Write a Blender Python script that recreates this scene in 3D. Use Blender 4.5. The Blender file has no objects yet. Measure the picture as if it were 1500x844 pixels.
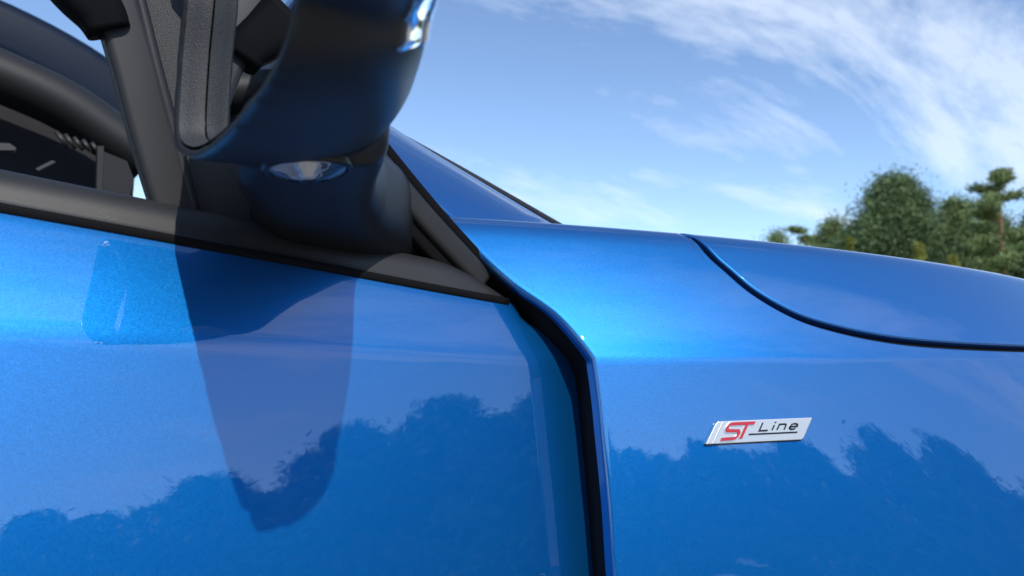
import bpy, bmesh, math, random
from mathutils import Vector, Matrix
from mathutils.bvhtree import BVHTree
R = math.radians
random.seed(4)
scene = bpy.context.scene
COL = scene.collection

# ------------------------------------------------------------------ camera
ZC = 0.80
YAW, PITCH, FPX = R(35), math.atan(103/1083), 1083.0
fw = Vector((math.sin(YAW)*math.cos(PITCH), math.cos(YAW)*math.cos(PITCH), math.sin(PITCH)))
rt = Vector((math.cos(YAW), -math.sin(YAW), 0))
up = rt.cross(fw)
CAM = Vector((0, 0, ZC))
cd = bpy.data.cameras.new('camera'); cam = bpy.data.objects.new('camera', cd); COL.objects.link(cam)
cam.location = CAM
cam.rotation_euler = Matrix((rt, up, -fw)).transposed().to_euler()
cd.lens = 36*FPX/1500; cd.sensor_width = 36; cd.clip_start = 0.01; cd.clip_end = 3000
cd.dof.use_dof = True; cd.dof.focus_distance = 0.52; cd.dof.aperture_fstop = 10
scene.camera = cam
# ------------------------------------------------------------------ light
SUN_EL, SUN_AZ = R(42), R(13)          # azimuth from -Y towards -X
sdir = Vector((-math.sin(SUN_AZ)*math.cos(SUN_EL), -math.cos(SUN_AZ)*math.cos(SUN_EL), math.sin(SUN_EL)))
sl = bpy.data.lights.new('sun', 'SUN'); so = bpy.data.objects.new('sun', sl); COL.objects.link(so)
sl.energy = 2.1; sl.angle = R(0.53); sl.color = (1, .95, .87)
so.rotation_euler = sdir.to_track_quat('Z', 'Y').to_euler(); so.location = (-3, -8, 12)
scene.view_settings.view_transform = 'Standard'; scene.view_settings.look = 'None'
scene.view_settings.exposure = 0.5; scene.view_settings.gamma = 1
W = bpy.data.worlds.new('World'); scene.world = W; W.use_nodes = True
nt = W.node_tree; nt.nodes.clear()
def N(nt, t, **k):
    n = nt.nodes.new(t)
    for a, b in k.items():
        if a.startswith('i_'):
            n.inputs[a[2:].replace('_', ' ')].default_value = b
        else: setattr(n, a, b)
    return n
sky = N(nt, 'ShaderNodeTexSky', sky_type='NISHITA', sun_disc=False, sun_elevation=SUN_EL,
        sun_rotation=math.atan2(sdir.x, sdir.y), air_density=0.85, dust_density=0.05, ozone_density=2.6)
bg = N(nt, 'ShaderNodeBackground', i_Strength=0.15)
bgc = N(nt, 'ShaderNodeBackground', i_Color=(.80, .88, 1, 1), i_Strength=0.95)
wout = N(nt, 'ShaderNodeOutputWorld'); mixw = N(nt, 'ShaderNodeMixShader')
tc = N(nt, 'ShaderNodeTexCoord'); sep = N(nt, 'ShaderNodeSeparateXYZ')
L = nt.links.new
L(tc.outputs['Generated'], sep.inputs[0])
zadd = N(nt, 'ShaderNodeMath', operation='ADD'); zadd.inputs[1].default_value = 0.22
zmax = N(nt, 'ShaderNodeMath', operation='MAXIMUM'); zmax.inputs[1].default_value = 0.05
L(sep.outputs['Z'], zadd.inputs[0]); L(zadd.outputs[0], zmax.inputs[0])
dx = N(nt, 'ShaderNodeMath', operation='DIVIDE'); dy = N(nt, 'ShaderNodeMath', operation='DIVIDE')
L(sep.outputs['X'], dx.inputs[0]); L(zmax.outputs[0], dx.inputs[1])
L(sep.outputs['Y'], dy.inputs[0]); L(zmax.outputs[0], dy.inputs[1])
cmb = N(nt, 'ShaderNodeCombineXYZ'); L(dx.outputs[0], cmb.inputs[0]); L(dy.outputs[0], cmb.inputs[1])
mp = N(nt, 'ShaderNodeMapping'); mp.inputs['Rotation'].default_value = (0, 0, R(52)); mp.inputs['Scale'].default_value = (0.8, 2.1, 1)
mp.inputs['Location'].default_value = (14.2, 3.3, 0)
L(cmb.outputs[0], mp.inputs[0])
n1 = N(nt, 'ShaderNodeTexNoise', i_Scale=1.15, i_Detail=10.0, i_Roughness=.68, i_Distortion=.3)
n2 = N(nt, 'ShaderNodeTexNoise', i_Scale=.62, i_Detail=3.0, i_Roughness=.5)
L(mp.outputs[0], n1.inputs['Vector']); L(mp.outputs[0], n2.inputs['Vector'])
mul = N(nt, 'ShaderNodeMath', operation='MULTIPLY'); L(n1.outputs[0], mul.inputs[0]); L(n2.outputs[0], mul.inputs[1])
rmp = N(nt, 'ShaderNodeMapRange'); rmp.inputs['From Min'].default_value = .262; rmp.inputs['From Max'].default_value = .37
rmp.inputs["To Max"].default_value = .50; L(mul.outputs[0], rmp.inputs[0])
L(sky.outputs[0], bg.inputs[0]); L(bg.outputs[0], mixw.inputs[1]); L(bgc.outputs[0], mixw.inputs[2])
L(rmp.outputs[0], mixw.inputs[0]); L(mixw.outputs[0], wout.inputs[0])

# ------------------------------------------------------------------ materials
def principled(name, color, rough=.5, metal=0, coat=0, bump=None, var=None, spec=.5, coat_rough=.02, trans=0, ior=1.5):
    m = bpy.data.materials.new(name); m.use_nodes = True
    t = m.node_tree; b = t.nodes['Principled BSDF']
    b.inputs['Base Color'].default_value = (*color, 1); b.inputs['Roughness'].default_value = rough
    b.inputs['Metallic'].default_value = metal; b.inputs['Coat Weight'].default_value = coat
    b.inputs['Coat Roughness'].default_value = coat_rough; b.inputs['Specular IOR Level'].default_value = spec
    b.inputs['Transmission Weight'].default_value = trans; b.inputs['IOR'].default_value = ior
    co = N(t, 'ShaderNodeTexCoord')
    if var:                                   # (scale, amount)
        nz = N(t, 'ShaderNodeTexNoise', i_Scale=var[0], i_Detail=5.0)
        t.links.new(co.outputs['Object'], nz.inputs['Vector'])
        mr = N(t, 'ShaderNodeMapRange'); mr.inputs['From Min'].default_value = .3; mr.inputs['From Max'].default_value = .7
        mr.inputs['To Min'].default_value = 1-var[1]; mr.inputs['To Max'].default_value = 1+var[1]
        t.links.new(nz.outputs[0], mr.inputs[0])
        mx = N(t, 'ShaderNodeVectorMath', operation='SCALE'); mx.inputs[0].default_value = color
        t.links.new(mr.outputs[0], mx.inputs['Scale']); t.links.new(mx.outputs[0], b.inputs['Base Color'])
    if bump:                                  # (scale, strength, distance)
        nz = N(t, 'ShaderNodeTexNoise', i_Scale=bump[0], i_Detail=2.0)
        t.links.new(co.outputs['Object'], nz.inputs['Vector'])
        bp = N(t, 'ShaderNodeBump', i_Strength=bump[1], i_Distance=bump[2])
        t.links.new(nz.outputs[0], bp.inputs['Height']); t.links.new(bp.outputs[0], b.inputs['Normal'])
    return m
def paint_mat():
    m = principled('metallic_blue_paint', (0.0001, .15, .47), rough=.47, metal=.85, coat=1, coat_rough=.004)
    t = m.node_tree; b = t.nodes['Principled BSDF']; b.inputs['Coat IOR'].default_value = 1.85
    co = N(t, 'ShaderNodeTexCoord')
    vo = N(t, 'ShaderNodeTexVoronoi', i_Scale=3600.0); t.links.new(co.outputs['Object'], vo.inputs['Vector'])
    geo = N(t, 'ShaderNodeNewGeometry')
    sub = N(t, 'ShaderNodeVectorMath', operation='SUBTRACT'); sub.inputs[1].default_value = (.5, .5, .5)
    t.links.new(vo.outputs['Color'], sub.inputs[0])
    sc = N(t, 'ShaderNodeVectorMath', operation='SCALE'); sc.inputs['Scale'].default_value = .12
    t.links.new(sub.outputs[0], sc.inputs[0])
    ad = N(t, 'ShaderNodeVectorMath', operation='ADD'); t.links.new(geo.outputs['Normal'], ad.inputs[0]); t.links.new(sc.outputs[0], ad.inputs[1])
    no = N(t, 'ShaderNodeVectorMath', operation='NORMALIZE'); t.links.new(ad.outputs[0], no.inputs[0])
    t.links.new(no.outputs[0], b.inputs['Normal'])
    # clear coat orange peel
    nz = N(t, 'ShaderNodeTexNoise', i_Scale=90.0, i_Detail=1.0); t.links.new(co.outputs['Object'], nz.inputs['Vector'])
    bp = N(t, 'ShaderNodeBump', i_Strength=.05, i_Distance=.0005); t.links.new(nz.outputs[0], bp.inputs['Height'])
    t.links.new(bp.outputs[0], b.inputs['Coat Normal'])
    return m
M = dict(
    paint=paint_mat(),
    housing=principled('satin_black_plastic', (.012, .013, .014), rough=.42, spec=.4, bump=(2600, .25, .0003)),
    grain=principled('grained_black_plastic', (.040, .041, .043), rough=.5, bump=(1500, .7, .0006)),
    rubber=principled('dark_grey_trim', (.022, .022, .023), rough=.48, bump=(2200, .3, .0003), var=(30, .12)),
    seal=principled('black_rubber_seal', (.006, .006, .007), rough=.7, spec=.1),
    chrome=principled('chrome', (.85, .86, .88), rough=.06, metal=1),
    reflector=principled("faceted_silver", (.92, .92, .9), rough=.3, metal=.35),
    mirror=principled('mirror_glass', (.75, .78, .8), rough=.0, metal=1),
    lens=principled('clear_lens', (1, 1, 1), rough=.02, trans=1, ior=1.45),
    badge=principled('satin_silver', (.72, .73, .73), rough=.32, metal=.55, bump=(900, .1, .0003)),
    red=principled('red_enamel', (.55, .012, .02), rough=.25, coat=.6),
    black=principled('black_enamel', (.01, .01, .011), rough=.3),
    cabin=principled('dark_cabin_trim', (.018, .018, .02), rough=.75, var=(20, .2)),
    pad=principled('charcoal_pad', (.016, .016, .016), rough=.55, bump=(600, .3, .0006)),
    paint_shaded=principled('shaded_blue_paint', (.0005, .009, .028), rough=.55, spec=.25),  # body blue darkened so the colour carries the cabin shade
    pale=principled('pale_grey_trim', (.05, .05, .045), rough=.5),
    glass=principled('tinted_glass', (.55, .62, .62), rough=.0, trans=1, ior=1.02),
    ground=principled('pale_gravel', (.30, .27, .22), rough=.95, var=(.6, .25), bump=(40, .6, .01)),
    grass=principled('rough_grass', (.10, .12, .035), rough=.95, var=(.3, .35)),
    bark=principled('pine_bark', (.26, .14, .08), rough=.9, var=(3, .3)),
    tyre=principled('tyre_rubber', (.02, .02, .02), rough=.8),
    alloy=principled('alloy', (.5, .5, .52), rough=.3, metal=1),
    white=principled('white_car_paint', (.78, .78, .77), rough=.3, coat=1),
    silver=principled('silver_car_paint', (.5, .51, .52), rough=.35, metal=.6, coat=1),
    darkcar=principled('graphite_car_paint', (.05, .05, .06), rough=.35, coat=1),
    carglass=principled('dark_car_glass', (.015, .018, .02), rough=.03),
)
def leaf_mat(name, c):
    m = principled(name, c, rough=.6, var=(.9, .35), spec=.3); return m
M['needle'] = leaf_mat('pine_needles', (.19, .25, .09)); M['needle_dark'] = leaf_mat('dark_needles', (.13, .19, .075))
M['leaf'] = leaf_mat('light_leaves', (.27, .28, .06))

# ------------------------------------------------------------------ helpers
def ray(px, py): return (fw + rt*((px-750)/FPX) + up*((422-py)/FPX)).normalized()
def atY(px, py, Y):
    d = ray(px, py); return CAM + d*(Y/d.y)
def atX(px, py, X):
    d = ray(px, py); return CAM + d*(X/d.x)
def mesh_obj(name, vs, fs, mat, parent=None, smooth=True):
    me = bpy.data.meshes.new(name); me.from_pydata([tuple(v) for v in vs], [], fs); me.update()
    bm = bmesh.new(); bm.from_mesh(me); bmesh.ops.recalc_face_normals(bm, faces=bm.faces); bm.to_mesh(me); bm.free()
    o = bpy.data.objects.new(name, me); COL.objects.link(o)
    if mat: me.materials.append(M[mat])
    for p in me.polygons: p.use_smooth = smooth
    if parent:
        o.parent = parent
        if parent.type == 'EMPTY': o.location = -parent.location
    return o
def grid_mesh(G):
    n, m = len(G), len(G[0])
    vs = [v for row in G for v in row]
    fs = [(i*m+j, i*m+j+1, (i+1)*m+j+1, (i+1)*m+j) for i in range(n-1) for j in range(m-1)]
    return vs, fs
def lerp_table(T, x):
    if x <= T[0][0]: return T[0][1]
    for (a, b), (c, d) in zip(T, T[1:]):
        if x <= c: return b+(d-b)*(x-a)/(c-a) if c > a else d
    return T[-1][1]
def smooth_curve(pts, n):
    """Catmull-Rom through 3D points"""
    P = [Vector(p) for p in pts]; P = [2*P[0]-P[1]]+P+[2*P[-1]-P[-2]]
    out = []; k = len(P)-3
    for i in range(n+1):
        u = i/n*k; j = min(int(u), k-1); t = u-j
        a, b, c, d = P[j:j+4]
        out.append(.5*((2*b)+(c-a)*t+(2*a-5*b+4*c-d)*t*t+(3*b-a-3*c+d)*t**3))
    return out
def bar(name, path, prof, mat, parent, upv=Vector((0, 0, 1)), scale=None, cap=True):
    """sweep a closed 2D profile (a along side, b along up) along a path"""
    rings = []
    for i, p in enumerate(path):
        t = (path[min(i+1, len(path)-1)]-path[max(i-1, 0)]).normalized()
        s = t.cross(upv).normalized(); u = s.cross(t).normalized(); k = scale(i/(len(path)-1)) if scale else 1
        rings.append([p+s*(a*k)+u*(b*k) for a, b in prof])
    m = len(prof); vs = [v for r in rings for v in r]
    fs = [(i*m+j, i*m+(j+1) % m, (i+1)*m+(j+1) % m, (i+1)*m+j) for i in range(len(rings)-1) for j in range(m)]
    if cap: fs += [tuple(range(m)), tuple(range((len(rings)-1)*m, len(rings)*m))]
    return mesh_obj(name, vs, fs, mat, parent)
def rrect(w, h, r, n=4):
    out = []
    for cx, cy, a0 in ((w/2-r, h/2-r, 0), (-w/2+r, h/2-r, 90), (-w/2+r, -h/2+r, 180), (w/2-r, -h/2+r, 270)):
        for k in range(n+1):
            a = R(a0+90*k/n); out.append((cx+r*math.cos(a), cy+r*math.sin(a)))
    return out
def add_flanges(G, sides, dirv=None, jmin=0):
    """roll the edges of a panel grid over: sides = dict(side=(radius, depth)); normals from the grid"""
    def nrm(i, j):
        n, m = len(G), len(G[0])
        a = G[min(i+1, n-1)][j]-G[max(i-1, 0)][j]; b = G[i][min(j+1, m-1)]-G[i][max(j-1, 0)]
        v = a.cross(b).normalized()
        return v if v.dot(Vector((0, -.6, .8))) > 0 else -v
    for side, (r, dep) in sides.items():
        n, m = len(G), len(G[0])
        if side in 'lr':
            jj, kk = (0, 1) if side == 'l' else (m-1, m-2)
            cols = []
            for i in range(n):
                p = G[i][jj]; nn = nrm(i, jj); out = (p-G[i][kk]).normalized()
                tg = (G[min(i+1, n-1)][jj]-G[max(i-1, 0)][jj]).normalized(); out = (out-tg*out.dot(tg)).normalized()
                row = [p+out*(r*math.sin(a))-nn*(r*(1-math.cos(a))) for a in (R(18), R(36), R(54), R(72), R(90))]
                row += [row[-1]+((dirv*dep*f) if dirv else (-nn*(dep*f)-out*(dep*.12*f))) for f in (.1, .4, .7, 1)]
                cols.append(row)
            for i in range(n):
                G[i] = (cols[i][::-1]+G[i]) if side == 'l' else (G[i]+cols[i])
        else:
            ii, kk = (0, 1) if side == 'b' else (n-1, n-2)
            newr = [[] for _ in range(9)]
            for j in range(m):
                p = G[ii][j]; nn = nrm(ii, j); out = (p-G[kk][j]).normalized()
                tg = (G[ii][min(j+1, m-1)]-G[ii][max(j-1, 0)]).normalized(); nn = tg.cross(nn.cross(tg)).normalized(); o2 = nn.cross(tg).normalized(); out = o2 if o2.dot(out) >= 0 else -o2
                row = [p+out*(r*math.sin(a))-nn*(r*(1-math.cos(a))) for a in (R(18), R(36), R(54), R(72), R(90))]
                row += [row[-1]-nn*(dep*f) for f in (.1, .4, .7, 1)]
                if j < jmin: row = [p+Vector((0, 0, -.002*(q+1))) for q in range(9)]
                for q in range(9): newr[q].append(row[q])
            G = (newr[::-1]+G) if side == 'b' else (G+newr)
    return G
def tag(o, label, cat, group=None, kind=None):
    if label: o['label'] = label
    if cat: o['category'] = cat
    if group: o['group'] = group
    if kind: o['kind'] = kind
    return o

# ------------------------------------------------------------------ ground
def disc_sheet(name, mat, cx, cy, rx, ry, z):
    vs = [(cx+rx*math.cos(a), cy+ry*math.sin(a), z) for a in [2*math.pi*k/64 for k in range(64)]]
    o = mesh_obj(name, vs, [tuple(range(64))], mat, None, False); o['kind'] = 'structure'; return o
disc_sheet('ground', 'grass', 0, 0, 900, 900, -0.004)
disc_sheet('car_park', 'ground', 4, -6, 42, 36, 0.0)

# ------------------------------------------------------------------ the car
car = bpy.data.objects.new('car', None); COL.objects.link(car); car.location = (.2, 1.15, 0)
tag(car, 'glossy metallic blue car with black wing mirror and silver red badge', 'car')

# ---- fender and bonnet surface P(x, s): s < 0 below the crease (metres), 0..1 shoulder, > 1 flat top
def bdeg(x): return max(-38, min(27, 24*(.86-x)/.50))
_tab = [(.18, 0)]; _y = .0
xx = .18
while xx < 2.0:
    _y -= math.tan(R(bdeg(xx)))*.005; xx += .005; _tab.append((xx, _y))
_ref = lerp_table(_tab, .335)
def Yf(x): return .364 + lerp_table(_tab, x)-_ref
SH = [(0, 0, 0)]; NS = 60; _l = 0
for k in range(NS):
    s = (k+.5)/NS; tau = R(24+16*s+48*max(0, (s-.72)/.28)**1.5)
    SH.append(((k+1)/NS, SH[-1][1]+math.sin(tau)/NS, SH[-1][2]+math.cos(tau)/NS))
_h = SH[-1][2]
TOPH = .098
def shoulder(s):
    u = max(0, min(1, s))*NS; k = min(int(u), NS-1); t = u-k
    y = (SH[k][1]+(SH[k+1][1]-SH[k][1])*t)*TOPH/_h; z = (SH[k][2]+(SH[k+1][2]-SH[k][2])*t)*TOPH/_h
    return y, z
def TK(x): return max(.6, 1.06-.42*(x-.28))
def hz(x): return 0 if x < 1.15 else -.9*(x-1.15)**2       # nose drops
def F(x, s):
    zc = ZC+.0+hz(x)
    if s < 0:
        q = max(0, min(1, (x-.36)/.46)); q = q*q*(3-2*q)            # swelling over the wheel arch
        tk = max(0, -s-.26)
        return Vector((x, Yf(x)+math.tan(R(9.5+13*q))*s+1.2*tk*tk, zc+s))
    y, z = shoulder(s); z *= TK(x)
    if s <= 1: return Vector((x, Yf(x)+y, zc+z))
    return Vector((x, Yf(x)+y+(s-1), zc+z+.03*(s-1)))
xs = [.18+.012*k for k in range(115)]
ss = [-.36+.01*k for k in range(36)]+[k/40 for k in range(41)]
vsF, fsF = grid_mesh([[F(x, s) for x in xs] for s in ss])
bvF = BVHTree.FromPolygons(vsF, fsF)
def inv_s(x, z):
    dz = (z-ZC-hz(x))/(TK(x) if z-ZC-hz(x) > 0 else 1)
    if dz < 0: return dz
    lo, hi = 0, 1
    for _ in range(30):
        mid = (lo+hi)/2
        if shoulder(mid)[1] < dz: lo = mid
        else: hi = mid
    return lo
def hitF(px, py):
    loc = None; k = 0
    while loc is None and k < 60:            # a ray over the silhouette: step down to it
        loc, nrm, _, _ = bvF.ray_cast(CAM, ray(px, py+k)); k += 1
    return loc.x, inv_s(loc.x, loc.z), loc
edge_px = [(664, 327), (704, 366), (752, 410), (815, 455), (858, 502), (877, 545), (888, 640), (898, 740), (905, 844)]
E = sorted([(hitF(*p)[1], hitF(*p)[0]) for p in edge_px])
print('fender edge', [(round(a, 3), round(b, 3)) for a, b in E])
Es = smooth_curve([Vector((a, b, 0)) for a, b in E], 80); ET = [(-.55, Es[0].y-.006)]+[(v.x, v.y) for v in Es]
def x_e(s): return lerp_table(ET, s)
shut_px = [(1012, 352), (1032, 370), (1062, 398), (1100, 430), (1150, 460), (1200, 480), (1280, 499), (1370, 510), (1500, 516)]
LS = TOPH/_h                                   # metres of arc per unit s on the shoulder
Sx = [hitF(*p)[:2] for p in shut_px]
Sx = [(x, min(v, .985)) for x, v in Sx]
Sx = [(Sx[0][0], 1.0)]+[p for k, p in enumerate(Sx) if k > 0]
lx, lsv = Sx[-1]
Sx += [(lx+.2, lsv*.9), (1.5, lsv*.75)]
Sc = smooth_curve([Vector((a, b*LS, 0)) for a, b in Sx], 160)
XS0 = Sc[0].x; XMAX = 1.5
def shut_off(d):                               # shut line moved d metres towards the bonnet
    out = []
    for i, p in enumerate(Sc):
        t = (Sc[min(i+1, len(Sc)-1)]-Sc[max(i-1, 0)]).normalized(); q = p+Vector((-t.y, t.x, 0))*d
        out.append((q.x, max(.002, q.y/LS)))
    return out
def s_low(x):
    ar = (.43**2-(x-.92)**2)
    z = .30 if ar <= 0 else max(.30, .33+math.sqrt(ar))
    return z-ZC-hz(x)
def nonuni(n, f): return [f(k/n) for k in range(n+1)]
# fender: columns follow the crease below and the top edge / shut line above
def fender_grid():
    shut = []
    for p in shut_off(-.001):
        if not shut or p[0] > shut[-1][0]+2e-4: shut.append(p)
    xs_ = shut[0][0]-.0006; c0, xe0 = x_e(1.15), x_e(0)
    top = [(c0+(xs_-c0)*k/50, 1.15) for k in range(51)]+shut
    bx_ = [xe0+(xs_-xe0)*k/50 for k in range(51)]+[p[0] for p in shut]      # columns under the shut line stay upright
    G = []
    for v in nonuni(46, lambda v: 1-(1-v)**1.2):
        row = []
        for x0 in bx_:
            u = (x0-xe0)/(XMAX-xe0); sv = s_low(x0)*(1-v); row.append(F(x0+(x_e(sv)-xe0)*(1-u)**6, sv))
        G.append(row)
    for v in nonuni(60, lambda v: v)[1:]:
        row = []
        for x0, (tx, ts) in zip(bx_, top):
            u = (x0-xe0)/(XMAX-xe0); sv = ts*v; xl = x0+(tx-x0)*v
            straight = xe0+(c0-xe0)*v
            row.append(F(xl+(x_e(1.15*v)-straight)*max(0, 1-(x0-xe0)/(bx_[50]-xe0))**1.5, sv))
        G.append(row)
    return G
GF = fender_grid()
EDGE = [r[0].copy() for r in GF]
GF = add_flanges(GF, {'l': (.0035, .007)}, Vector((.3, 1, 0)))
GF = add_flanges(GF, {'t': (.0018, .004)}, None, 51+9+4)
fender = mesh_obj('fender', *grid_mesh(GF), 'paint', car)
kx = lambda p: 1-1.5*max(0, min(1, (p.z-ZC+.01)/.03))
mesh_obj('edge_seal_shade', *grid_mesh([[p+Vector((.001, .0095, 0)), p+Vector((.0015*kx(p), .012, 0)), p+Vector((.008*kx(p), .03, 0)), p+Vector((.022*kx(p), .075, 0)), p+Vector((.05, .08, 0))] for p in EDGE]), 'seal', fender)  # black seal strip whose colour also carries the unlit gap's shade
# bonnet
def hood_grid():
    C_ = []
    for p in shut_off(.0085):
        if not C_ or p[0] > C_[-1][0]+2e-4: C_.append(p)
    X = [p[0] for p in C_]
    G = []
    for v in nonuni(60, lambda v: v**1.2):
        G.append([F(cx+(x-cx)*v, min(cs, 1.0)+v*(1.02-min(cs, 1.0))) for x, (cx, cs) in zip(X, C_)])
    for k in range(1, 12): G.append([F(x, 1.02+.06*k) for x in X])
    return G
GH = hood_grid()
GH = add_flanges(GH, {'b': (.0018, .004)})
hood = mesh_obj('bonnet', *grid_mesh(GH), 'paint', car)
inw = Vector((0, .0042, -.0032))
mesh_obj('shut_line_shade', *grid_mesh([[F(*p)+inw*k_ for p, k_ in zip(r_, (1, 1.2, 1))] for r_ in zip(shut_off(-.004), shut_off(.003), shut_off(.0115))]), 'seal', hood)  # black strip that paints the deep shade inside the shut gap

# ---- door surface
D = .402
def zcr(x): return ZC+.010-.045*x
def tau_door(s):
    if s < 0: return 9.6+.6*min(1, -s/.2)
    k = min(1, s/.006); k = k*k*(3-2*k)
    return 9.6+k*(11+11*min(1, s/.07))
_dp = {}
DT = [(-.6, 0)]
s = -.6; y = 0
while s < .16:
    y += math.tan(R(tau_door(s+.0005)))*.001; s += .001; DT.append((s, y))
_d0 = lerp_table(DT, 0.0)
DY = [d[1]-_d0 for d in DT]
def dprof(s):
    u = max(0, min(len(DY)-1.001, (s+.6)/.001)); k = int(u); return DY[k]+(DY[k+1]-DY[k])*(u-k)
def Dr(x, z):
    s = z-zcr(x); fr = max(0, x-.22); tk = max(0, -s-.33)
    return Vector((x, D+dprof(s)+.035*(x-.1)**2+.06*fr*fr+.9*tk*tk, z))
zs = [.40+.006*k for k in range(95)]; xd = [-1.0+.0125*k for k in range(120)]
bvD = BVHTree.FromPolygons(*grid_mesh([[Dr(x, z) for x in xd] for z in zs]))
def hitD(px, py): return bvD.ray_cast(CAM, ray(px, py))[0]
belt_lo = [hitD(*p) for p in [(0, 309), (250, 354), (500, 400), (640, 426), (752, 446)]]
slope0 = (belt_lo[1]-belt_lo[0])/(belt_lo[1].x-belt_lo[0].x)
BT = [(-.95, belt_lo[0].z-slope0.z*.35*(.95+belt_lo[0].x))]+[(p.x, p.z) for p in belt_lo]
def zbelt(x): return lerp_table(BT, x)
print('belt', [(round(a, 3), round(b, 3)) for a, b in BT])
fe = [hitD(*p) for p in [(750, 447), (766, 473), (812, 500), (846, 528), (860, 562), (867, 640), (872, 760), (876, 844)]]
FE = sorted([(p.z, p.x) for p in fe]); FE = [(v.x, v.y) for v in smooth_curve([Vector((a, b, 0)) for a, b in FE], 60)]
print('door front', FE[0], FE[-1])
def x_d(z): return lerp_table(FE, z)
GD = []
for v in nonuni(110, lambda v: v):
    row = []
    for u in nonuni(150, lambda u: 1-(1-u)**1.3):
        x = .2
        for _ in range(15):
            ztop = zbelt(min(x, belt_lo[-1].x)); z = .28+(ztop-.28)*v; nx = -.95+u*(x_d(z)+.95); x += .6*(nx-x)
        row.append(Dr(x, z))
    GD.append(row)
GD = add_flanges(GD, {'r': (.006, .030)})
GD = add_flanges(GD, {'t': (.002, .012)})
door = mesh_obj('front_door', *grid_mesh(GD), 'paint', car)

# ---- belt moulding along the window
bt = smooth_curve([hitD(*p)+Vector((0, .004, 0)) for p in [(0, 309), (250, 354), (500, 400), (640, 426), (745, 445)]], 40)
bt = [bt[0]-(bt[1]-bt[0]).normalized()*d for d in (.9, .45)]+bt
top_off = lambda i: .0195 if i < 30 else .0195-.012*((i-30)/12)
vs = []; prof_n = 12; rings = []
for i, p in enumerate(bt):
    h = {True: .0205}.get(i < 32, .0205-.0135*max(0, (i-32)/9.0)**2)
    row = [p+Vector((0, .004, -.001)), p+Vector((0, -.0035, -.0005)), p+Vector((0, -.0045, .002)), p+Vector((0, -.002, .0035))]
    row += [p+Vector((0, -.001+.016*(1-math.cos(a)), .0035+h*math.sin(a))) for a in [R(9*k) for k in range(1, 11)]]
    row += [p+Vector((0, .030, .0035+h)), p+Vector((0, .030, -.002))]
    rings.append(row)
m = len(rings[0]); vs, fs = grid_mesh(rings)
fs += [(i*m+m-1, i*m, (i+1)*m, (i+1)*m+m-1) for i in range(len(rings)-1)]+[tuple(range(m)), tuple(range(len(vs)-m, len(vs)))]
belt = mesh_obj('belt_moulding', vs, fs, 'rubber', car)
bar('moulding_lip_shadow', [p+Vector((0, -.0028, .0012)) for p in bt], rrect(.0052, .0058, .002), 'seal', belt)  # black lip; its colour also stands in for the shadow gap

# ---- front window frame (sash), sail panel, A pillar
YS = .437
sash = [atY(*p, YS) for p in [(500, 172), (560, 247), (620, 318), (680, 383), (708, 412)]]
sashp = smooth_curve([sash[0]+(sash[0]-sash[1])*3]+sash, 40)
bar('window_frame', sashp, [(a, b) for a, b in rrect(.016, .012, .004)], 'rubber', car, Vector((0, -1, 0)))
seal2 = [p+Vector((-.013, .004, -.006)) for p in sashp]
bar('window_seal', seal2, rrect(.009, .012, .003), 'seal', car, Vector((0, -1, 0)))
gapl = [p+Vector((.011, .002, .004)) for p in sashp]
bar('window_seal', gapl, rrect(.008, .012, .003), 'seal', car, Vector((0, -1, 0)))
sail = [atY(*p, .462) for p in [(225, 305), (170, -60), (330, -90), (520, 160), (745, 440), (640, 440), (400, 370)]]
so_ = mesh_obj('sail_panel', sail+[p+Vector((0, .012, 0)) for p in sail], [tuple(range(7)), tuple(range(13, 6, -1))]+[(k, (k+1) % 7, 7+(k+1) % 7, 7+k) for k in range(7)], 'grain', car, False)
# division post: wide rounded bar, groove and seal
post = smooth_curve([atY(*p, .452) for p in [(150, -90), (168, 0), (196, 100), (224, 205), (262, 330)]], 24)
bar('division_post', post, rrect(.024, .016, .0045), 'rubber', car, Vector((0, -1, 0)))
post2 = smooth_curve([atY(*p, .450) for p in [(178, -90), (203, 0), (228, 100), (252, 190), (288, 330)]], 24)
bar('post_seal', post2, rrect(.0065, .012, .003), 'rubber', car, Vector((0, -1, 0)))
post3 = smooth_curve([atY(*p, .448) for p in [(85, -60), (118, -14), (146, 20), (160, 48)]], 12)
bar('glass_run', post3, rrect(.022, .018, .006), 'seal', car, Vector((0, -1, 0)), scale=lambda t: 1.5-.5*t)
# A pillar panel
pa = smooth_curve([atY(*p, y) for p, y in [((330, -30), .49), ((500, 160), .488), ((570, 243), .488), ((622, 294), .492), ((664, 334), .496)]], 40)
pb = smooth_curve([atY(*p, y) for p, y in [((330, 60), .66), ((500, 158), .64), ((592, 208), .62), ((706, 271), .61), ((824, 338), .60)]], 40)
GA = []
for a, b in zip(pa, pb):
    nb = Vector((.35, -.55, .76))
    GA.append([a.lerp(b, t)+nb*(.014*4*t*(1-t)) for t in [k/14 for k in range(15)]])
GA = [[a+Vector((0, .03, 0))]+r+[r[-1]+Vector((.0, .02, -.02))] for a, r in zip(pa, GA)]
GA.append([p+Vector((.03, -.002, -.06)) for p in GA[-1]])
mesh_obj('a_pillar', *grid_mesh(GA), 'paint', car)
wsb = [p+Vector((.004, 0.002, .003)) for p in pb]
bar('windscreen_seal', wsb, rrect(.006, .006, .002), 'rubber', car)
Gw = [[p+Vector((.0, .004, 0)), p+Vector((.03, .5, .02)), p+Vector((0, 1.15, 0))] for p in pb[::4]]
mesh_obj('windscreen', *grid_mesh(Gw), 'glass', car)
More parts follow.
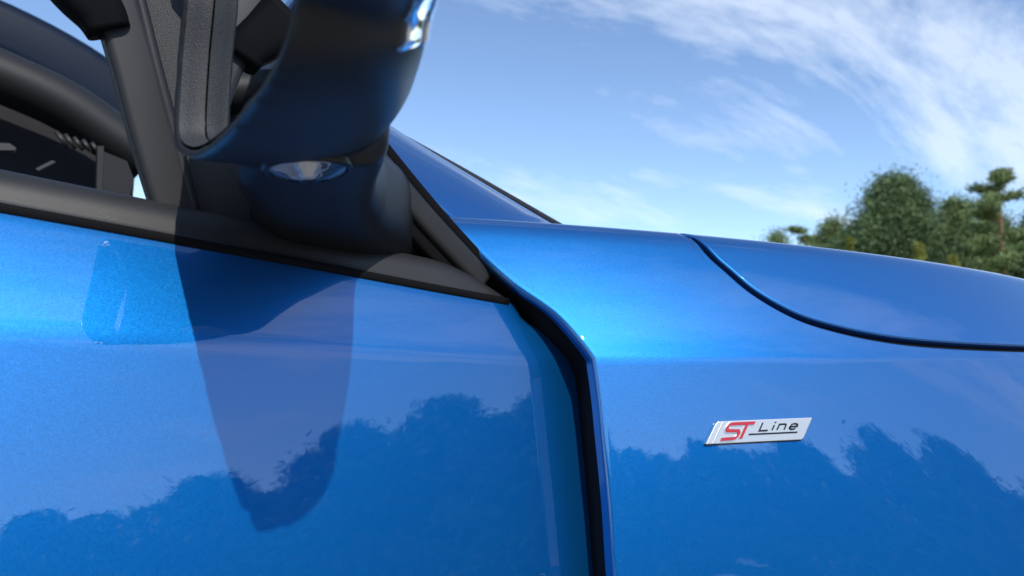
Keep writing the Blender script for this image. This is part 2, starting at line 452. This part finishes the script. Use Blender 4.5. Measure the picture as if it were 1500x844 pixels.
# dark inner body that closes the gaps
def slab(name, P, thick, mat, parent=car):
    n = len(P); vs = P+[p+thick for p in P]
    return mesh_obj(name, vs, [tuple(range(n)), tuple(range(2*n-1, n-1, -1))]+[(k, (k+1) % n, n+(k+1) % n, n+k) for k in range(n)], mat, parent, False)
slab('inner_wing', [Vector((.20, .455, .30)), Vector((.52, .455, .30)), Vector((.52, .455, .74)), Vector((.44, .475, .80)), Vector((.30, .485, .84)), Vector((.24, .475, .84))], Vector((0, .01, 0)), 'seal')
slab('bulkhead', [Vector((.48, .47, .35)), Vector((.48, 1.9, .35)), Vector((.48, 1.9, .86)), Vector((.48, .52, .86))], Vector((.01, 0, 0)), 'cabin')

# ---- cabin: dark lining, far door, far pillar
slab('cabin_floor', [Vector((-1.3, .47, .32)), Vector((.48, .47, .32)), Vector((.48, 1.9, .32)), Vector((-1.3, 1.9, .32))], Vector((0, 0, .02)), 'cabin')
slab('rear_bulkhead', [Vector((-1.3, .47, .32)), Vector((-1.3, 1.9, .32)), Vector((-1.3, 1.8, 1.42)), Vector((-1.3, .62, 1.42))], Vector((.02, 0, 0)), 'cabin')
roof = [[Vector((x, y, 1.43+.03*math.sin(math.pi*(y-.6)/1.1)-.12*max(0, x+.55)**2)) for y in [.60+.11*k for k in range(11)]] for x in [-1.3+.13*k for k in range(9)]]
mesh_obj('roof', *grid_mesh(roof+[[p+Vector((0, 0, .02)) for p in r] for r in roof[::-1]]), 'paint', car)
slab('door_panel', [Vector((-1.0, .47, .33)), Vector((.22, .47, .33)), Vector((.22, .475, .835)), Vector((-1.0, .475, .875))], Vector((0, .03, 0)), 'cabin')
YI = 1.45
def far(pts, Y): return smooth_curve([atY(*p, Y) for p in pts], 20)
bar('far_pillar', far([(-420, -130), (-150, -6), (0, 52), (110, 108), (215, 180), (330, 250)], 1.75), rrect(.12, .10, .03), 'paint_shaded', car, Vector((0, -1, 0)))
bar('pillar_trim', far([(-420, -50), (-150, 52), (0, 112), (100, 158), (200, 225), (330, 300)], 1.50), [(.045*math.cos(a), .05*math.sin(a)) for a in [k*math.pi/8 for k in range(16)]], 'pad', car, Vector((0, -1, 0)))
slab('far_door', [atY(*p, 1.62) for p in [(-700, -20), (-150, 80), (0, 140), (100, 190), (185, 235), (192, 420), (-700, 420)]], Vector((0, .05, 0)), 'cabin')
# dash end with a vent
slab('dashboard', [Vector((.10, .80, .60)), Vector((.40, .80, .60)), Vector((.40, .80, .90)), Vector((.24, .80, .93)), Vector((.12, .80, .88))], Vector((0, .9, 0)), 'cabin')
vent = bpy.data.objects.new
for k in range(5):
    a = atY(82+13*k, 193+4*k, 1.3); b = atY(100+11*k, 216+2*k, 1.3)
    bar('vent_slat', [a, b], rrect(.006, .006, .0015), 'pad', car, Vector((0, -1, 0)))
slab('grab_handle', [atY(*p, 1.2) for p in [(-12, 209), (14, 210), (24, 217), (21, 220), (-12, 220)]], Vector((0, .02, 0)), 'pale')
slab('column_stalk', [atY(*p, 1.2) for p in [(52, 247), (76, 235), (82, 237), (56, 250)]], Vector((0, .01, 0)), 'pale')
slab('seat_belt_post', [atY(*p, 1.25) for p in [(143, 214), (152, 214), (149, 330), (140, 330)]], Vector((0, .02, 0)), 'pad')
slab('dash_end_panel', [atY(*p, 1.25) for p in [(152, 222), (186, 236), (196, 262), (184, 320), (150, 320)]], Vector((0, .02, 0)), 'cabin')

# ------------------------------------------------------------------ wing mirror
XR = .065
rim_px = [(437, 0), (425, 50), (408, 95), (382, 140), (350, 180), (328, 206), (305, 223), (286, 232), (270, 232), (257, 222), (252, 205), (253, 160), (258, 80), (265, 0)]
rim = [atX(px, py, XR) for px, py in rim_px]
rim2 = [(p.y, p.z) for p in rim]
print('rim', [(round(a, 3), round(b-ZC, 3)) for a, b in rim2])
yo, zt = .160, ZC+.235
loop = [(yo+.006, rim2[0][1]+.016), (rim2[0][0]-.016, rim2[0][1]+.002)]+rim2
zin = rim2[-1][1]; yin = rim2[-1][0]
loop += [(yin-.004, zin+.03), (yin-.018, zt-.012), (yin-.045, zt), (yo+.06, zt), (yo+.02, zt-.012), (yo, zt-.05), (yo-.002, rim2[0][1]+.05)]
LP = smooth_curve([Vector((0, a, b)) for a, b in loop+[loop[0]]], 120)[:-1]
CY, CZ = .255, ZC+.155
XF = [(.10, .100), (.14, .108), (.20, .114), (.26, .136), (.31, .152), (.35, .1625), (.40, .165)]
def head(th, phi, off=0):
    """th: index along the rim loop, phi 0 at the rim .. 90 deg at the nose"""
    k = int(th) % 120; p = LP[k].lerp(LP[(k+1) % 120], th-int(th))
    c = max(0, math.cos(phi))**.38; sx = math.sin(phi)**1.1 if phi > 0 else 0
    y = CY+(p.y-CY)*c; z = CZ+(p.z-CZ)*c
    v = Vector((XR+(lerp_table(XF, y)-XR)*sx, y, z))
    if off:
        ax = Vector((XR+.02, CY, CZ)); v += (v-ax).normalized()*off
    return v
PH = [R(90*k/22) for k in range(23)]
rings = [[head(t, ph) for t in range(120)] for ph in PH]
# inner wall back to the glass
def inset(p, d, x):
    w = Vector((0, CY-p.y, CZ-p.z)).normalized(); return Vector((x, p.y+w.y*d, p.z+w.z*d))
inner = [[inset(p, .0055, XR+.000) for p in LP], [inset(p, .0065, XR+.008) for p in LP], [inset(p, .0075, XR+.017) for p in LP]]
allr = inner[::-1]+rings
vs = [v for r in allr for v in r]; n = 120
fs = [(i*n+j, i*n+(j+1) % n, (i+1)*n+(j+1) % n, (i+1)*n+j) for i in range(len(allr)-1) for j in range(n)]
fs.append(tuple(range(n)))                    # back wall: makes it a closed solid
base = len(vs)
# stem: loft from inside the head down to the sail
def oval(c, ax, ay, n=36):
    return [c+ax*math.copysign(abs(math.cos(a))**.6, math.cos(a))+ay*math.copysign(abs(math.sin(a))**.6, math.sin(a)) for a in [2*math.pi*k/n for k in range(n)]]
stem_st = [(Vector(((xl+xr)/2, cy, ZC+zb+hh)), Vector(((xr-xl)/2, 0, -.03*(xr-xl))), Vector((0, 0, hh))) for cy, xl, xr, zb, hh in
           ((.315, .094, .150, .0890, .026), (.335, .091, .157, .0870, .026), (.355, .089, .163, .0840, .028), (.375, .090, .170, .0795, .028),
            (.40, .102, .188, .0730, .030), (.43, .118, .220, .0660, .034), (.462, .125, .250, .0540, .042))]
srings = [oval(*s) for s in stem_st]; m = 36
vs += [v for r in srings for v in r]
fs += [(base+i*m+j, base+i*m+(j+1) % m, base+(i+1)*m+(j+1) % m, base+(i+1)*m+j) for i in range(len(srings)-1) for j in range(m)]
fs += [tuple(base+k for k in range(m)), tuple(base+(len(srings)-1)*m+k for k in range(m))]
wm = mesh_obj('wing_mirror', vs, fs, 'housing', car)
rm = wm.modifiers.new('r', 'REMESH'); rm.mode = 'VOXEL'; rm.voxel_size = .0021; rm.use_smooth_shade = True
sm = wm.modifiers.new('s', 'SMOOTH'); sm.factor = .5; sm.iterations = 14
# glass
gl = [inset(p, .0095, XR+.0130) for p in LP]
mesh_obj('mirror_glass', gl+[p+Vector((.002, 0, 0)) for p in gl], [tuple(range(120)), tuple(range(239, 119, -1))]+[(k, (k+1) % 120, 120+(k+1) % 120, 120+k) for k in range(120)], 'mirror', wm, False)
# inner bezel: grained wall lining with a step, as the photo shows on the inboard side
bez = [[inset(p, .0072, XR+.002) for p in LP], [inset(p, .0085, XR+.006) for p in LP], [inset(p, .0090, XR+.0065) for p in LP], [inset(p, .0105, XR+.0125) for p in LP]]
vsb = [v for r in bez for v in r]
mesh_obj('bezel', vsb, [(i*n+j, i*n+(j+1) % n, (i+1)*n+(j+1) % n, (i+1)*n+j) for i in range(3) for j in range(n)], 'grain', wm)
# painted cap, chrome strip and indicator lens on the nose of the head
def shell(name, t0, t1, p0, p1, off, mat, nt_=40, np_=14):
    G = [[head((t0+(t1-t0)*a/nt_) % 120, R(p0+(p1-p0)*b/np_), off*(min(1, 5*min(b/np_, 1-b/np_, a/nt_, 1-a/nt_))**.5)-.002*(min(b, np_-b, a, nt_-a) == 0)) for b in range(np_+1)] for a in range(nt_+1)]
    return mesh_obj(name, *grid_mesh(G), mat, wm)
def th_of(y, z):
    return min(range(120), key=lambda k: (LP[k].y-y)**2+(LP[k].z-z)**2)
ta = th_of(yo, ZC+.15)
print('ta', ta)
shell('mirror_cap', 78, 78+44, 14, 89, .004, 'paint')
shell('indicator_lens', 2, 17, 46, 62, .003, 'lens')
shell('chrome_strip', 1, 18, 62, 67, .0035, 'chrome')
# puddle lamp under the head: find the underside with a ray
dg = bpy.context.evaluated_depsgraph_get(); dg.update()
ev = wm.evaluated_get(dg); mev = ev.to_mesh()
bvM = BVHTree.FromPolygons([v.co.copy() for v in mev.vertices], [tuple(p.vertices) for p in mev.polygons]); ev.to_mesh_clear()
lc, ln, _, _ = bvM.ray_cast(CAM, ray(451, 242))
print('lamp', lc, ln)
if lc is None: lc, ln = Vector((.117, .33, ZC+.088)), Vector((0, -.2, -1))
if ln.dot(CAM-lc) < 0: ln = -ln
r_pt = bvM.ray_cast(CAM, ray(516, 243))[0]; l_pt = bvM.ray_cast(CAM, ray(386, 240))[0]
ax = (r_pt-l_pt); ra = ax.length/2; ax.normalize(); ln = (ln-ax*ln.dot(ax)).normalized(); ay = ln.cross(ax)
rb = ra*.80; ln = (ln+(CAM-lc).normalized()*.05).normalized(); ay = ln.cross(ax); lc = lc+ln*.0008
def lathe(name, prof, mat, nseg=40, wob=0):
    G = [[lc+ax*(ra*r*math.cos(a)*(1+wob*math.sin(5*a+9*r)))+ay*(rb*r*math.sin(a)*(1+wob*math.cos(7*a)))+ln*h for a in [2*math.pi*k/nseg for k in range(nseg+1)]] for r, h in prof]
    return mesh_obj(name, *grid_mesh(G), mat, wm)
lathe('lamp_ring', [(1.06, -.014), (1.06, .0012), (1.0, .0026), (.92, .0024), (.88, .0008), (.86, -.002)], 'black')
lathe('lamp_reflector', [(.88, .0006), (.7, -.0015), (.5, .0008), (.36, -.002), (.27, .0015), (.14, .0038), (.01, .0044)], 'reflector', 40, .09)
lathe('lamp_lens', [(.9, .0014), (.75, .0036), (.5, .0056), (.25, .0066), (.01, .0068), (.01, .0060), (.5, .0049), (.88, .0010)], 'lens')

# ------------------------------------------------------------------ badge
b00, b10, b11, b01 = [hitF(*p)[2] for p in [(1031, 652), (1173, 645), (1187, 612), (1047, 618)]]
bc = (b00+b10+b11+b01)/4
bx = ((b10-b00)+(b11-b01)).normalized(); bv = ((b01-b00)+(b11-b10))/2
bn = bx.cross(bv).normalized()
if bn.y > 0: bn = -bn
by = bn.cross(bx); by = by if by.z > 0 else -by
BW = ((b10-b00).length+(b11-b01).length)/2; BH = bv.dot(by); SK = bv.dot(bx)
print('badge', BW, BH, SK)
def BP(u, v, h):                                    # u 0..1 along, v 0..1 up, h height
    return bc+bx*((u-.5)*BW+(v-.5)*SK)+by*((v-.5)*BH)+bn*h
def plate(name, poly, h0, h1, mat, parent, bev=0):
    n = len(poly); vs = [BP(u, v, h0) for u, v in poly]+[BP(u, v, h1) for u, v in poly]
    o = mesh_obj(name, vs, [tuple(range(n)), tuple(range(2*n-1, n-1, -1))]+[(k, (k+1) % n, n+(k+1) % n, n+k) for k in range(n)], mat, parent, False)
    if bev:
        b = o.modifiers.new('b', 'BEVEL'); b.width = bev; b.segments = 3; b.limit_method = 'ANGLE'
    return o
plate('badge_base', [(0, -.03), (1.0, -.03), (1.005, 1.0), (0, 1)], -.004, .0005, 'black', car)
badge = plate('badge', [(.004, 0.02), (.985, .02), (1.0, .12), (1.0, .98), (.99, 1.0), (.02, 1), (.0, .9), (0, .06)], -.003, .0026, 'badge', car, .0008)
badge['label'] = 'slanted silver badge with red and black lettering'
plate('badge_ridge', [(.055, .03), (.075, .03), (.075, .97), (.055, .97)], .0024, .0031, 'badge', badge, .0003)
def stroke(name, pts, w, h0, h1, mat, aspect):
    """thick polyline in badge coordinates; aspect = BW/BH keeps the stroke even"""
    P = [Vector((u*aspect, v)) for u, v in pts]; Lf, Rt = [], []
    for i, p in enumerate(P):
        d0 = (P[i]-P[i-1]).normalized() if i else None; d1 = (P[i+1]-P[i]).normalized() if i < len(P)-1 else None
        d = ((d0 or d1)+(d1 or d0)).normalized(); nn = Vector((-d.y, d.x)); c = max(.5, nn.dot(Vector((-(d1 or d0).y, (d1 or d0).x))))
        Lf.append(p+nn*(w/2/c)); Rt.append(p-nn*(w/2/c))
    vs = []
    for h in (h0, h1):
        for q in Lf+Rt: vs.append(BP(q.x/aspect, q.y, h))
    k = len(P); fs = []
    for i in range(k-1):
        fs += [(2*k+i, 2*k+i+1, 3*k+i+1, 3*k+i), (i, i+1, k+i+1, k+i), (i, i+1, 2*k+i+1, 2*k+i), (k+i, k+i+1, 3*k+i+1, 3*k+i)]
    fs += [(0, k, 3*k, 2*k), (k-1, 2*k-1, 4*k-1, 3*k-1)]
    return mesh_obj(name, vs, fs, mat, badge, False)
AS = BW/BH
def arc(cx, cy, rx, ry, a0, a1, n=8): return [(cx+rx*math.cos(R(a0+(a1-a0)*k/n)), cy+ry*math.sin(R(a0+(a1-a0)*k/n))) for k in range(n+1)]
S_pts = [(.405, .84), (.20, .84)]+arc(.175, .70, .028, .14, 100, 260, 8)+[(.245, .55)]+arc(.262, .40, .028, .15, 80, -80, 8)+[(.165, .22)]
S_low = [(u, v) for u, v in S_pts]
S_low = [(.40, .86), (.18, .86)]+arc(.165, .71, .030, .15, 110, 250, 8)+[(.235, .55)]+arc(.250, .385, .030, .17, 80, -80, 8)+[(.125, .20)]
T_pts = [(.325, .80), (.325, .20)]
for nm, w, h0, h1, mt in (('letter_border', .22, .0024, .0031, 'badge'), ('letter', .135, .0026, .0036, 'red')):
    stroke(nm, S_low, w, h0, h1, mt, AS); stroke(nm, T_pts, w*1.05, h0, h1-.0001, mt, AS)
stroke('letter_underline', [(.395, .36), (.90, .36)], .07, .0024, .0029, 'black', AS)  # thin black stroke below the small letters
sw = .075; h0, h1 = .0024, .0029
stroke('letter', [(.487, .86), (.487, .50), (.575, .50)], sw, h0, h1, 'black', AS)
stroke('letter', [(.620, .50), (.620, .73)], sw, h0, h1, 'black', AS); stroke('letter', [(.620, .81), (.620, .88)], sw, h0, h1, 'black', AS)
stroke('letter', [(.672, .50), (.672, .75), (.725, .75)]+arc(.728, .66, .018, .09, 80, 0, 4)+[(.746, .50)], sw, h0, h1, 'black', AS)
stroke('letter', [(.797, .62), (.872, .62)]+arc(.833, .625, .040, .125, 0, 315, 16), sw, h0, h1, 'black', AS)

# ------------------------------------------------------------------ wheels and lower body of the car
def wheel(x, y):
    t = bpy.data.objects.new('tmp', None)
    n = 40
    prof = [(.20, -.09), (.29, -.10), (.325, -.085), (.33, -.05), (.33, .05), (.325, .085), (.29, .10), (.20, .09)]
    G = [[Vector((x+r*math.cos(a), y+o, .33+r*math.sin(a))) for r, o in prof] for a in [2*math.pi*k/n for k in range(n+1)]]
    w = mesh_obj('wheel', *grid_mesh(G), 'tyre', car)
    vs, fs = [], []
    for k in range(5):
        a = 2*math.pi*k/5; d = Vector((math.cos(a), 0, math.sin(a))); s = Vector((-math.sin(a), 0, math.cos(a))); c = Vector((x, y, .33)); b0 = len(vs)
        sg = -1 if y < 1 else 1
        for rr, ww in ((.03, .03), (.205, .045)):
            for o in (.075, .05): vs += [c+d*rr+s*ww+Vector((0, sg*o, 0)), c+d*rr-s*ww+Vector((0, sg*o, 0))]
        fs += [tuple(b0+i for i in q) for q in ((0, 1, 5, 4), (2, 3, 7, 6), (0, 2, 6, 4), (1, 3, 7, 5))]
    mesh_obj('rim', vs, fs, 'alloy', w, False)
bpy.data.objects
for x, y in ((.92, .42), (.92, 1.88), (-1.65, .42), (-1.65, 1.88)): wheel(x, y)
for o in [o for o in bpy.data.objects if o.name.startswith('tmp')]: bpy.data.objects.remove(o)
slab('rear_side', [Vector((-.97, .30+.06, .30)), Vector((-.97, .395, .80)), Vector((-.97, .43, .91)), Vector((-.97, .60, .95)), Vector((-.97, 1.70, .95)), Vector((-.97, 1.94, .80)), Vector((-.97, 1.94, .30))], Vector((-1.0, 0, 0)), 'paint')
slab('far_side', [Vector((-.97, 1.90, .30)), Vector((1.45, 1.90, .30)), Vector((1.45, 1.90, .80)), Vector((-.97, 1.90, .88))], Vector((0, .06, 0)), 'paint')

# ------------------------------------------------------------------ trees
def leaf_cloud(centres, size, n_per, spread, flat=.6):
    vs, fs = [], []
    for c, sc in centres:
        for _ in range(n_per):
            p = c+Vector((random.gauss(0, 1), random.gauss(0, 1), random.gauss(0, flat)))*spread*sc
            d = Vector((random.gauss(0, 1), random.gauss(0, 1), random.gauss(.6, .6))).normalized()
            e = d.cross(Vector((random.gauss(0, 1), random.gauss(0, 1), random.gauss(0, 1)))).normalized()
            l = size*random.uniform(.6, 1.4); w = l*random.uniform(.08, .17); b = len(vs)
            vs += [p-d*l*.5, p+e*w, p+d*l*.6, p-e*w]; fs.append((b, b+1, b+2, b+3))
    return vs, fs
def trunk_mesh(h, r, limbs):
    vs, fs = [], []
    def tube(pts, rad):
        b = len(vs); n = 7
        for p, q in zip(pts, rad):
            for k in range(n): a = 2*math.pi*k/n; vs.append(p+Vector((q*math.cos(a), q*math.sin(a), 0)))
        for i in range(len(pts)-1):
            for k in range(n): fs.append((b+i*n+k, b+i*n+(k+1) % n, b+(i+1)*n+(k+1) % n, b+(i+1)*n+k))
    bend = [Vector((.015*h*math.sin(2.3*t), .012*h*math.cos(3*t), h*t)) for t in [k/8 for k in range(9)]]
    bend[0].z = -.1
    tube(bend, [r*(1-.85*k/8) for k in range(9)])
    for a, b in limbs: tube([a, a.lerp(b, .5)+Vector((0, 0, .05*(b-a).length)), b], [r*.28, r*.18, r*.06])
    return vs, fs
def tree(name, label, loc, h, w, z0, mat, kind, group=None, dens=1.0, leaf=.30):
    """kind 'pine': tiered plates on limbs; 'broad': full crown"""
    root = bpy.data.objects.new(name, None); COL.objects.link(root); root.location = loc
    tag(root, label, 'tree' if kind != 'bush' else 'bush', group)
    cs, limbs = [], []
    nl = int((22 if kind == 'pine' else 46)*dens)
    for i in range(nl):
        t = (i+random.random())/nl; z = h*(z0+(1-z0)*t); a = random.uniform(0, 2*math.pi)
        if kind == 'pine': rad = w*(.45+.55*math.sin(math.pi*min(1, .15+.75*t)))*random.uniform(.45, 1.1)*(1 if t < .85 else .6)
        else: rad = w*(max(0, 1-t)**.85*1.0+.07)*random.uniform(.5, 1.08)
        e = Vector((rad*math.cos(a), rad*math.sin(a), z)); s = Vector((0, 0, max(.1*h, z-.25*rad)))
        limbs.append((s, e))
        for q in ((.45, .75, 1.0) if kind == 'pine' else (.25, .5, .75, 1.0)):
            cs.append((s.lerp(e, q)+Vector((0, 0, .12*rad)), random.uniform(.7, 1.25)*(.75 if t > .85 else 1)))
    cs.append((Vector((0, 0, h*.97)), .5))
    if kind == 'broad':
        for _ in range(12):                              # side leaders that break the outline
            a = random.uniform(0, 6.28); r_ = w*random.uniform(.15, .6); zt_ = h*(1-(1-z0)*(r_/w)*random.uniform(.35, .75))
            for q in range(4): cs.append((Vector((r_*math.cos(a), r_*math.sin(a), zt_-.05*h*q)), .28+.14*q))
    o1 = mesh_obj('trunk', *trunk_mesh(h*.95, h*.018+.05, limbs), 'bark', None); o1.parent = root
    sp = w*.12 if kind == 'pine' else w*.125
    o2 = mesh_obj('crown', *leaf_cloud(cs, leaf, int(135*dens), sp, .42 if kind == 'pine' else .8), mat, None, False); o2.parent = root
    return root
def place(px, dist):                 # ground point on the bearing of a picture column
    d = ray(px, 525); d.z = 0; d.normalize(); return Vector((d.x*dist, d.y*dist, 0))
def hgt(py, px, dist):
    d = ray(px, py); return ZC+dist*d.z/math.hypot(d.x, d.y)
g = 'trees on the rise beyond the bonnet'
def vt(px, py, dist, wpx, z0, mat, kind, name, label, **k):
    loc = place(px, dist); h = hgt(py, px, dist); w = wpx/FPX*dist*.80
    return tree(name, label, loc, h, w, z0, mat, kind, g, **k)
vt(1474, 250, 52, 62, .36, 'needle', 'pine', 'pine_tree', 'tall pine with bare reddish trunk and layered open crown', dens=1.3, leaf=.27)
vt(1322, 270, 58, 150, .10, 'needle_dark', 'broad', 'pine_tree', 'broad dense dark green pine, the bulkiest tree beyond the bonnet', dens=2.4, leaf=.27)
vt(1412, 298, 62, 110, .12, 'needle', 'broad', 'pine_tree', 'mid-height green pine between the bulky pine and the tall pine', dens=1.4, leaf=.26)
vt(1228, 326, 66, 100, .15, 'needle', 'broad', 'pine_tree', 'small rounded pine just beside the bulky dark pine', dens=1.1, leaf=.26)
vt(1182, 332, 70, 70, .12, 'needle', 'pine', 'pine_tree', 'slim pointed young pine rising above the bonnet edge', dens=.9, leaf=.38)
vt(1142, 343, 74, 90, .15, 'needle', 'broad', 'pine_tree', 'lowest pine top peeping over the bonnet at the end of the trees', dens=.8, leaf=.26)
vt(1545, 285, 56, 80, .10, 'needle_dark', 'broad', 'pine_tree', 'dark pine beside the tall bare-trunked pine', dens=1.4, leaf=.27)
vt(1470, 325, 68, 110, .05, 'needle_dark', 'broad', 'pine_tree', 'dark low pine behind the bare trunk of the tall pine', dens=1.4, leaf=.27)
vt(1270, 335, 64, 90, .05, 'needle', 'broad', 'pine_tree', 'low green pine filling the foot of the bulky pine', dens=1.2, leaf=.27)
vt(1354, 358, 40, 26, .02, 'leaf', 'bush', 'bush', 'yellow-green pointed bush in front of the bulky dark pine', dens=1.0, leaf=.22)
vt(1404, 376, 40, 24, .02, 'leaf', 'bush', 'bush', 'yellow-green low bush near the bare trunk of the tall pine', dens=1.0, leaf=.22)
vt(1252, 350, 46, 20, .02, 'leaf', 'bush', 'bush', 'yellow-green bush in front of the small rounded pine', dens=.9, leaf=.24)
# the treeline on the other side of the car park, seen mirrored in the paint
protos = [tree('pine_tree', 'pine in the treeline mirrored in the blue paint', Vector((0, 0, 0)), 11.5+k, 4.2, .06, ['needle', 'needle_dark', 'needle'][k], 'broad', 'treeline across the car park', 1.2, .5) for k in range(3)]
k = 0
for ang in range(-62, 80, 3):
    a = R(ang+random.uniform(-1, 1)); d = random.uniform(48, 56)
    if k < 3: rt_ = protos[k]
    else:
        src = protos[k % 3]; rt_ = src.copy(); COL.objects.link(rt_)
        for ch in src.children:
            c = ch.copy(); COL.objects.link(c); c.parent = rt_
    rt_.location = (d*math.sin(a), -d*math.cos(a), 0); rt_.rotation_euler = (0, 0, random.uniform(0, 6.28))
    s = random.uniform(.86, 1.02)*(.95+.06*math.sin(a*3)); s *= lerp_table([(-20, .78), (0, .76), (12, .82), (30, .93), (45, 1.0), (80, .85)], ang); rt_.scale = (s*2.1, s*2.1, s); k += 1
# parked cars over there
def parked(loc, rot, mat, label):
    root = bpy.data.objects.new('parked_car', None); COL.objects.link(root); root.location = loc; root.rotation_euler = (0, 0, rot)
    tag(root, label, 'car', 'cars parked across the car park')
    side = [(-2.1, .35), (-2.15, .7), (-2.0, .95), (-1.2, 1.0), (.9, .98), (1.75, .85), (2.1, .65), (2.12, .35)]
    def ext(name, poly, w0, w1, zs_, mt, par):
        n = len(poly); vs = []
        for y, kk in ((-1, 0), (1, 0)):
            for x, z in poly:
                t = (z-zs_[0])/(zs_[1]-zs_[0]); vs.append((x, y*(w0+(w1-w0)*t), z))
        o = mesh_obj(name, vs, [tuple(range(n)), tuple(range(2*n-1, n-1, -1))]+[(q, (q+1) % n, n+(q+1) % n, n+q) for q in range(n)], mt, None, False); o.parent = par
        b = o.modifiers.new('b', 'BEVEL'); b.width = .05; b.segments = 2
        return o
    ext('body', side, .90, .84, (.35, 1.0), mat, root)
    ext('window', [(-1.75, .96), (-1.15, 1.40), (.15, 1.42), (1.05, .96)], .82, .62, (.95, 1.42), 'carglass', root)
    ext('roof', [(-1.2, 1.385), (-1.0, 1.47), (.0, 1.48), (.22, 1.40)], .66, .58, (1.39, 1.48), mat, root)
    for x in (-1.3, 1.3):
        for y in (-.82, .82):
            n = 20; vs = [(x+.32*math.cos(a), y+o, .32+.32*math.sin(a)) for o in (-.1, .1) for a in [2*math.pi*q/n for q in range(n)]]
            w = mesh_obj('wheel', vs, [tuple(range(n)), tuple(range(2*n-1, n-1, -1))]+[(q, (q+1) % n, n+(q+1) % n, n+q) for q in range(n)], 'tyre', None, False); w.parent = root
            vs = [(x+.2*math.cos(a), y+o*1.0, .32+.2*math.sin(a)) for o in (-.11, .11) for a in [2*math.pi*q/n for q in range(n)]]
            r = mesh_obj('rim', vs, [tuple(range(n)), tuple(range(2*n-1, n-1, -1))], 'alloy', None, False); r.parent = w
parked((3.0, -27, 0), R(8), 'white', 'white hatchback parked across the car park')
parked((9.0, -25, 0), R(-4), 'silver', 'silver hatchback parked across the car park')
parked((15.5, -23, 0), R(5), 'darkcar', 'graphite hatchback parked across the car park')
parked((-5.0, -29, 0), R(-6), 'silver', 'silver hatchback parked alone at the far end of the row')
